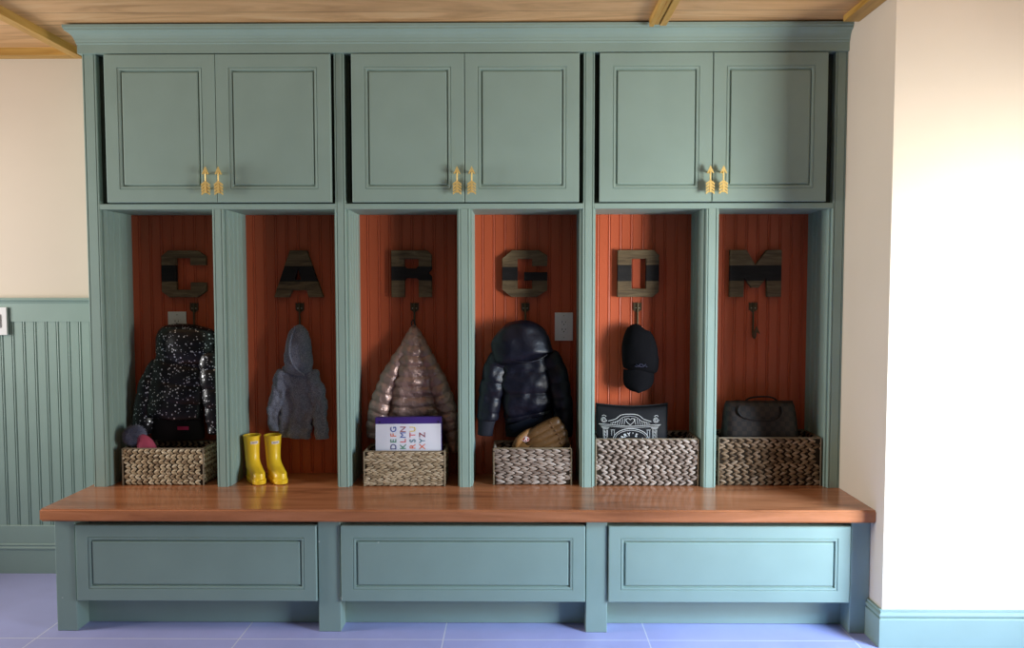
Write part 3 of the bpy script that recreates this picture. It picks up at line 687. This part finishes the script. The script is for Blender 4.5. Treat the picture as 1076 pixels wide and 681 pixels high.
# ------------------------------------------------------------------ alphabet box
t = thing('alphabet_box', 'purple box with a white lid of coloured letters, upright in the pale basket', 'box', (-.472, .34, .515))
TILT = Matrix.Translation((-.474, .316, .5165)) @ Matrix.Rotation(math.radians(-5), 4, 'X') @ Matrix.Rotation(math.radians(-.6), 4, 'Y')
def put(mb_or_me, name, mat, parent, smooth=0, **kw):
    if isinstance(mb_or_me, MB):
        bmesh.ops.transform(mb_or_me.b, matrix=TILT, verts=mb_or_me.b.verts[:]); return mb_or_me.build(name, mat, parent, smooth, **kw)
    mb_or_me.transform(TILT); return link(name, mb_or_me, mat, parent, smooth, **kw)
put(MB().box(-.148, .142, 0, .045, 0, .278, .002), 'box_body', M['purple'], t)
lid = put(MB().box(-.146, .140, -.003, -.0003, .004, .249, .001), 'white_cover', M['white_card'], t)
for sx in (-.128, .128):
    b = MB(); b.tube([(sx, -.002, .257), (sx, .001, .257)], .0035, 10); put(b, 'rivet', M['black_slot'], t)
cols = [('DEFG', ['navy', 'green', 'orange', 'blue']), ('KLMN', ['green', 'red', 'blue', 'maroon']), ('RSTU', ['orange', 'teal', 'red', 'yellow']), ('XYZ', ['orange', 'teal', 'maroon'])]
for ci, (word, cs) in enumerate(cols):
    for ri, (ch, cn) in enumerate(zip(word, cs)):
        me = text_mesh(ch, .036, .0005, bold=.0)
        xc, zc = -.066+ci*.0418, .150+ri*.0252
        me.transform(Matrix.Translation((xc, -.0036, zc)) @ Matrix.Rotation(PI/2, 4, 'X') @ Matrix.Rotation(PI/2, 4, 'Z'))
        me.transform(TILT); link('printed_letter', me, INK[cn], lid)

# ------------------------------------------------------------------ baseball glove
t = thing('baseball_glove', 'tan leather baseball glove with a red oval mark, lying in the greyish basket', 'glove', (.10, .40, .6))
def gp(u, w, d): return (.025+u*.905-w*.425, .380+d, .654+u*.425+w*.905)   # u along the fingers, w across
def gl(name, path, mat=M['glove'], **kw):
    b = MB(); pts = interp(path, 30); rs = []
    for i, (u, w, d, a, bb) in enumerate(pts):
        f = i/29; e = min(1, math.sqrt(max(.02, 1-(1-f/.16)**2)) if f < .16 else 1, math.sqrt(max(.02, 1-(1-(1-f)/.12)**2)) if f > .88 else 1)
        rs.append([Vector(gp(u, w+a*e*math.cos(2*PI*k/24), d+bb*e*math.sin(2*PI*k/24)*(1+.08*noise.noise(Vector((u*40, k*.6, w*30)))))) for k in range(24)])
    b.rings(rs); return b.build(name, mat, t, 180)
gl('palm', [(-.055, -.012, 0, .040, .024), (-.02, -.008, -.002, .052, .028), (.03, -.004, -.002, .060, .032), (.09, 0, 0, .058, .032), (.15, .002, .004, .048, .028)])
for w0, w1, d, ln in ((-.040, -.044, -.020, .196), (-.014, -.015, -.022, .204), (.014, .015, -.022, .204), (.040, .044, -.020, .198)):
    gl('finger', [(.0, w0*.8, d*.6, .018, .016), (.06, w0, d*.8-.004, .024, .023), (.13, w1, d*.8, .025, .024), (ln, w1*.95, d*.7, .023, .021)], M['glove_back'])
gl('thumb', [(-.045, .016, -.018, .014, .014), (-.01, .040, -.030, .018, .018), (.04, .052, -.020, .017, .017), (.08, .05, -.006, .012, .012)])
gl('wrist_strap', [(-.062, -.055, -.006, .011, .016), (-.050, -.03, -.034, .013, .008), (-.040, .0, -.038, .013, .008), (-.038, .035, -.02, .010, .012)])
b = MB()
for k in range(6):
    u = .155+.004*math.sin(k); w = -.05+k*.02
    b.tube([gp(u, w-.006, -.030), gp(u+.004, w+.004, -.046), gp(u, w+.014, -.030)], .002, 6)
b.build('lacing', M['glove_dark'], t, 180)
b = MB(); rs = []
c0 = Vector((.032, .3385, .697))
for y, s in ((.004, 1), (-.0005, 1), (-.0012, .92)): rs.append([c0+Vector((.0165*s*math.cos(2*PI*k/24), y, .0125*s*math.sin(2*PI*k/24))) for k in range(24)])
b.rings(rs); pt = b.build('logo_patch', M['glove_patch'], t, 40, label='red oval logo with a white script R')
b = MB(); b.closed_tube([c0+Vector((.0148*math.cos(2*PI*k/24), -.0014, .0110*math.sin(2*PI*k/24))) for k in range(24)], .0008, 5); b.build('logo_ring', M['white_ink'], pt)
me = text_mesh('R', .022, .0004, shear=.35, bold=.0006); me.transform(Matrix.Translation((c0.x, c0.y-.0018, c0.z)) @ Matrix.Rotation(PI/2, 4, 'X')); link('logo_letter', me, M['white_ink'], pt)

# ------------------------------------------------------------------ printed pouch
t = thing('printed_pouch', 'black canvas pouch printed with a white arched gateway, standing in the large grey-beige basket', 'pouch', (.49, .38, .52))
PW, PH = .322, .330
PM = Matrix.Translation((.346, .338, .520)) @ Matrix.Rotation(math.radians(-12), 4, 'X')
def pf(u, w):                                                 # front surface of the pouch (u right, w up)
    a = min(1, max(0, u/PW)); c = min(1, max(0, w/PH)); k = (max(0, 4*a*(1-a))**.5)*(max(0, 1-(2*c-1)**4)**.5)
    wr = .004*noise.noise(Vector((u*14, w*14, 3)))
    return k, wr
b = MB(); NU, NW = 30, 26
def grid(sign):
    return [[b.v(PM @ Vector((u*PW*(1-.05*(1-w))+.0, sign*(.022*pf(u*PW, w*PH)[0]+pf(u*PW, w*PH)[1]*pf(u*PW, w*PH)[0])+.024, w*PH-.012*math.sin(PI*u)*w))) for u in [i/NU for i in range(NU+1)]] for w in [j/NW for j in range(NW+1)]]
for sign in (-1, 1):
    G = grid(sign)
    for j in range(NW):
        for i in range(NU): b.f([G[j][i], G[j][i+1], G[j+1][i+1], G[j+1][i]])
bmesh.ops.remove_doubles(b.b, verts=b.b.verts[:], dist=1e-4)
b.build('canvas_body', M['pouch'], t, 180)
def pp(px, py):                                               # print layout: units of 1/1650 m, measured on the flat print
    u = (px-62)/1640.; w = PH-(py-78)/1560.
    k, wr = pf(u, w); return PM @ Vector((u*(1-.05*(1-w/PH)), -(.022*k+wr*k)+.024-.0006, w-.012*math.sin(PI*u/PW)*w/PH))
b = MB()
def ln(pts, r=.0011, m=0):
    pts = interp(pts, m) if m else pts
    b.tube([pp(*q) for q in pts], r, 5)
ln([(150, 190), (205, 172), (245, 142), (310, 134), (370, 142), (410, 172), (465, 192)], .0013, 30)
ln([(165, 205), (220, 185), (258, 158), (310, 148), (358, 158), (396, 185), (455, 205)], .0008, 30)
for k in range(16):
    x = 180+k*17
    if abs(x-310) > 34:
        h = 46*math.exp(-((x-310)/95.)**2); ln([(x, 210), (x+(8 if x < 310 else -8), 200-h)], .0008)
ln([(310, 212), (285, 190), (280, 172), (296, 164), (310, 174), (324, 164), (340, 172), (335, 190), (310, 212)], .0011, 30)
for cx in (118, 500):                                         # scrolls at the ends
    ln([(cx+22*math.cos(a)*(1-a/16), 182+22*math.sin(a)*(1-a/16)) for a in [q*.6 for q in range(22)]], .0010)
    ln([(cx-12, 158), (cx+4, 150), (cx+18, 160)], .0010, 8)
ln([(82, 214), (200, 216), (310, 220), (420, 216), (536, 218)], .0012, 20); ln([(92, 224), (310, 229), (528, 226)], .0008, 20)
for x0 in (100, 462):                                         # capitals and columns
    for q in range(3): ln([(x0+q*5, 234+q*6), (x0+58-q*5, 234+q*6)], .0009)
    for q in (14, 22, 36, 44): ln([(x0+q, 252), (x0+q, 400)], .0010)
    for q in range(7): ln([(x0+22, 262+q*22), (x0+36, 274+q*22)], .0008)
for x0 in (168, 430):
    ln([(x0, 250), (x0+30, 250)], .0010); ln([(x0+6, 254), (x0+6, 400)], .0010); ln([(x0+24, 254), (x0+24, 400)], .0010)
arc = lambda rx, rz, cy: [(315+rx*math.cos(PI-PI*q/24), cy-rz*math.sin(PI*q/24)) for q in range(25)]
ln(arc(132, 85, 322), .0014); ln(arc(120, 75, 324), .0009)
b.build('gateway_print', M['white_ink'], t, label='white line print of an arched gateway')
for i, ch in enumerate("DARY'S T"):
    if ch == ' ': continue
    a = math.radians(152-i*17.5); px, py = 315+90*math.cos(a), 352-74*math.sin(a)
    me = text_mesh(ch, .021, .0003, bold=.0006); o = pp(px, py)
    me.transform(Matrix.Translation(o+Vector((0, -.0012, 0))) @ Matrix.Rotation(math.radians(-12), 4, 'X') @ Matrix.Rotation(PI/2, 4, 'X') @ Matrix.Rotation(a-PI/2, 4, 'Z')); link('printed_letter', me, M['white_ink'], t)
b = MB(); b.tube([PM @ Vector((q*PW, .024, PH+.002-.012*math.sin(PI*q))) for q in [k/20 for k in range(21)]], .003, 6); b.build('zip', M['black_lining'], t, 180)

# ------------------------------------------------------------------ checked handbag
t = thing('handbag', 'dark brown checked handbag standing in the large brown basket', 'bag', (1.07, .41, .52))
def bagring(z, hw, hd, y):
    return [Vector((1.071+hw*math.copysign(abs(math.cos(a))**.35, math.cos(a)), y+hd*math.copysign(abs(math.sin(a))**.6, math.sin(a)), z+.004*noise.noise(Vector((math.cos(a)*3, z*9, 1))))) for a in [2*PI*k/48 for k in range(48)]]
b = MB(); b.rings([bagring(.512, .165, .060, .41), bagring(.60, .170, .064, .41), bagring(.70, .166, .058, .41), bagring(.78, .160, .046, .412), bagring(.832, .154, .034, .415), bagring(.850, .146, .024, .417), bagring(.853, .135, .016, .418)])
for vv in b.b.verts: vv.co.y += .006*noise.noise(Vector((vv.co.x*14, 5, vv.co.z*14)))
b.build('canvas_body', M['check'], t, 180)
b = MB(); b.tube([(1.071+.148*math.cos(a), .4175, .8515) for a in [PI*k/20 for k in range(21)]], .0035, 6); b.build('top_edge', M['bag_leather'], t, 180)
for yy, xs, zt in ((.372, (1.000, 1.120), .742), (.448, (1.02, 1.150), .872)):
    b = MB(); x0, x1 = xs
    if yy < .4: pth = [(x0-.03, .3745, .838), (x0-.036, .3695, .815), (x0-.02, .3645, .792), (x0+.02, .3610, .780), (x1-.01, .3605, .776), (x1+.02, .3630, .785), (x1+.036, .3695, .812), (x1+.03, .3745, .838)]
    else: pth = [(x0-.012, .448, .82), (x0, .444, .85), (x0+.03, .438, .866), (x1-.03, .438, .868), (x1+.01, .444, .85), (x1+.02, .448, .82)]
    b.tube([Vector(q) for q in interp(pth, 30)], .004, 8); b.build('handle', M['bag_leather'], t, 180)

# ------------------------------------------------------------------ light
def area(name, loc, aim, sx, sy, power, col):
    l = bpy.data.lights.new(name, 'AREA'); l.shape = 'RECTANGLE'; l.size = sx; l.size_y = sy; l.energy = power; l.color = col
    o = bpy.data.objects.new(name, l); C.objects.link(o); o.location = loc
    d = Vector(aim)-Vector(loc); o.rotation_euler = d.to_track_quat('-Z', 'Y').to_euler(); return o
# daylight of the tall window in the side wall on the right, and of the window behind on the left
# (its lower half shows the ground and trees, its upper half the blue sky that falls steeply into the room)
k = area('window_daylight_right', (2.9, -1.48, .98), (1.1, .28, 1.22), 1.05, 1.1, 33, (1.0, .98, .92)); k.data.spread = math.radians(82)
k = area('window_skylight_right', (2.9, -1.48, 1.85), (1.15, .05, .10), 1.05, .6, 24, (.42, .68, 1.0)); k.data.spread = math.radians(64)
k = area('window_daylight_left', (-4.1, -.40, 1.45), (-1, -.15, 1.45), .8, 1.4, 38, (1.0, .97, .94)); k.data.spread = math.radians(100)
w = bpy.data.worlds.new('sky'); bpy.context.scene.world = w; w.use_nodes = True
bg = w.node_tree.nodes['Background']; bg.inputs[0].default_value = (.78, .9, 1.0, 1); bg.inputs[1].default_value = .05

# ------------------------------------------------------------------ camera
sc = bpy.context.scene
cam = bpy.data.cameras.new('camera'); co = bpy.data.objects.new('camera', cam); C.objects.link(co); sc.camera = co
cam.sensor_fit = 'HORIZONTAL'; cam.sensor_width = 36; cam.lens = 759.516/1076*36
p, yw, r = -.0482, -.0086, -.0008
fw = Vector((math.sin(yw)*math.cos(p), math.cos(yw)*math.cos(p), math.sin(p))); rt = Vector((math.cos(yw), -math.sin(yw), 0)); up = rt.cross(fw)
R2 = rt*math.cos(r)+up*math.sin(r); U2 = up*math.cos(r)-rt*math.sin(r)
mx = Matrix((R2, U2, -fw)).transposed().to_4x4(); mx.translation = Vector((0, -2.7859, 1.3506)); co.matrix_world = mx
cam.clip_start = .05
vs = sc.view_settings
sc.display_settings.display_device = 'sRGB'; vs.view_transform = 'Standard'; vs.look = 'None'; vs.gamma = 1; vs.use_curve_mapping = False; vs.exposure = 0
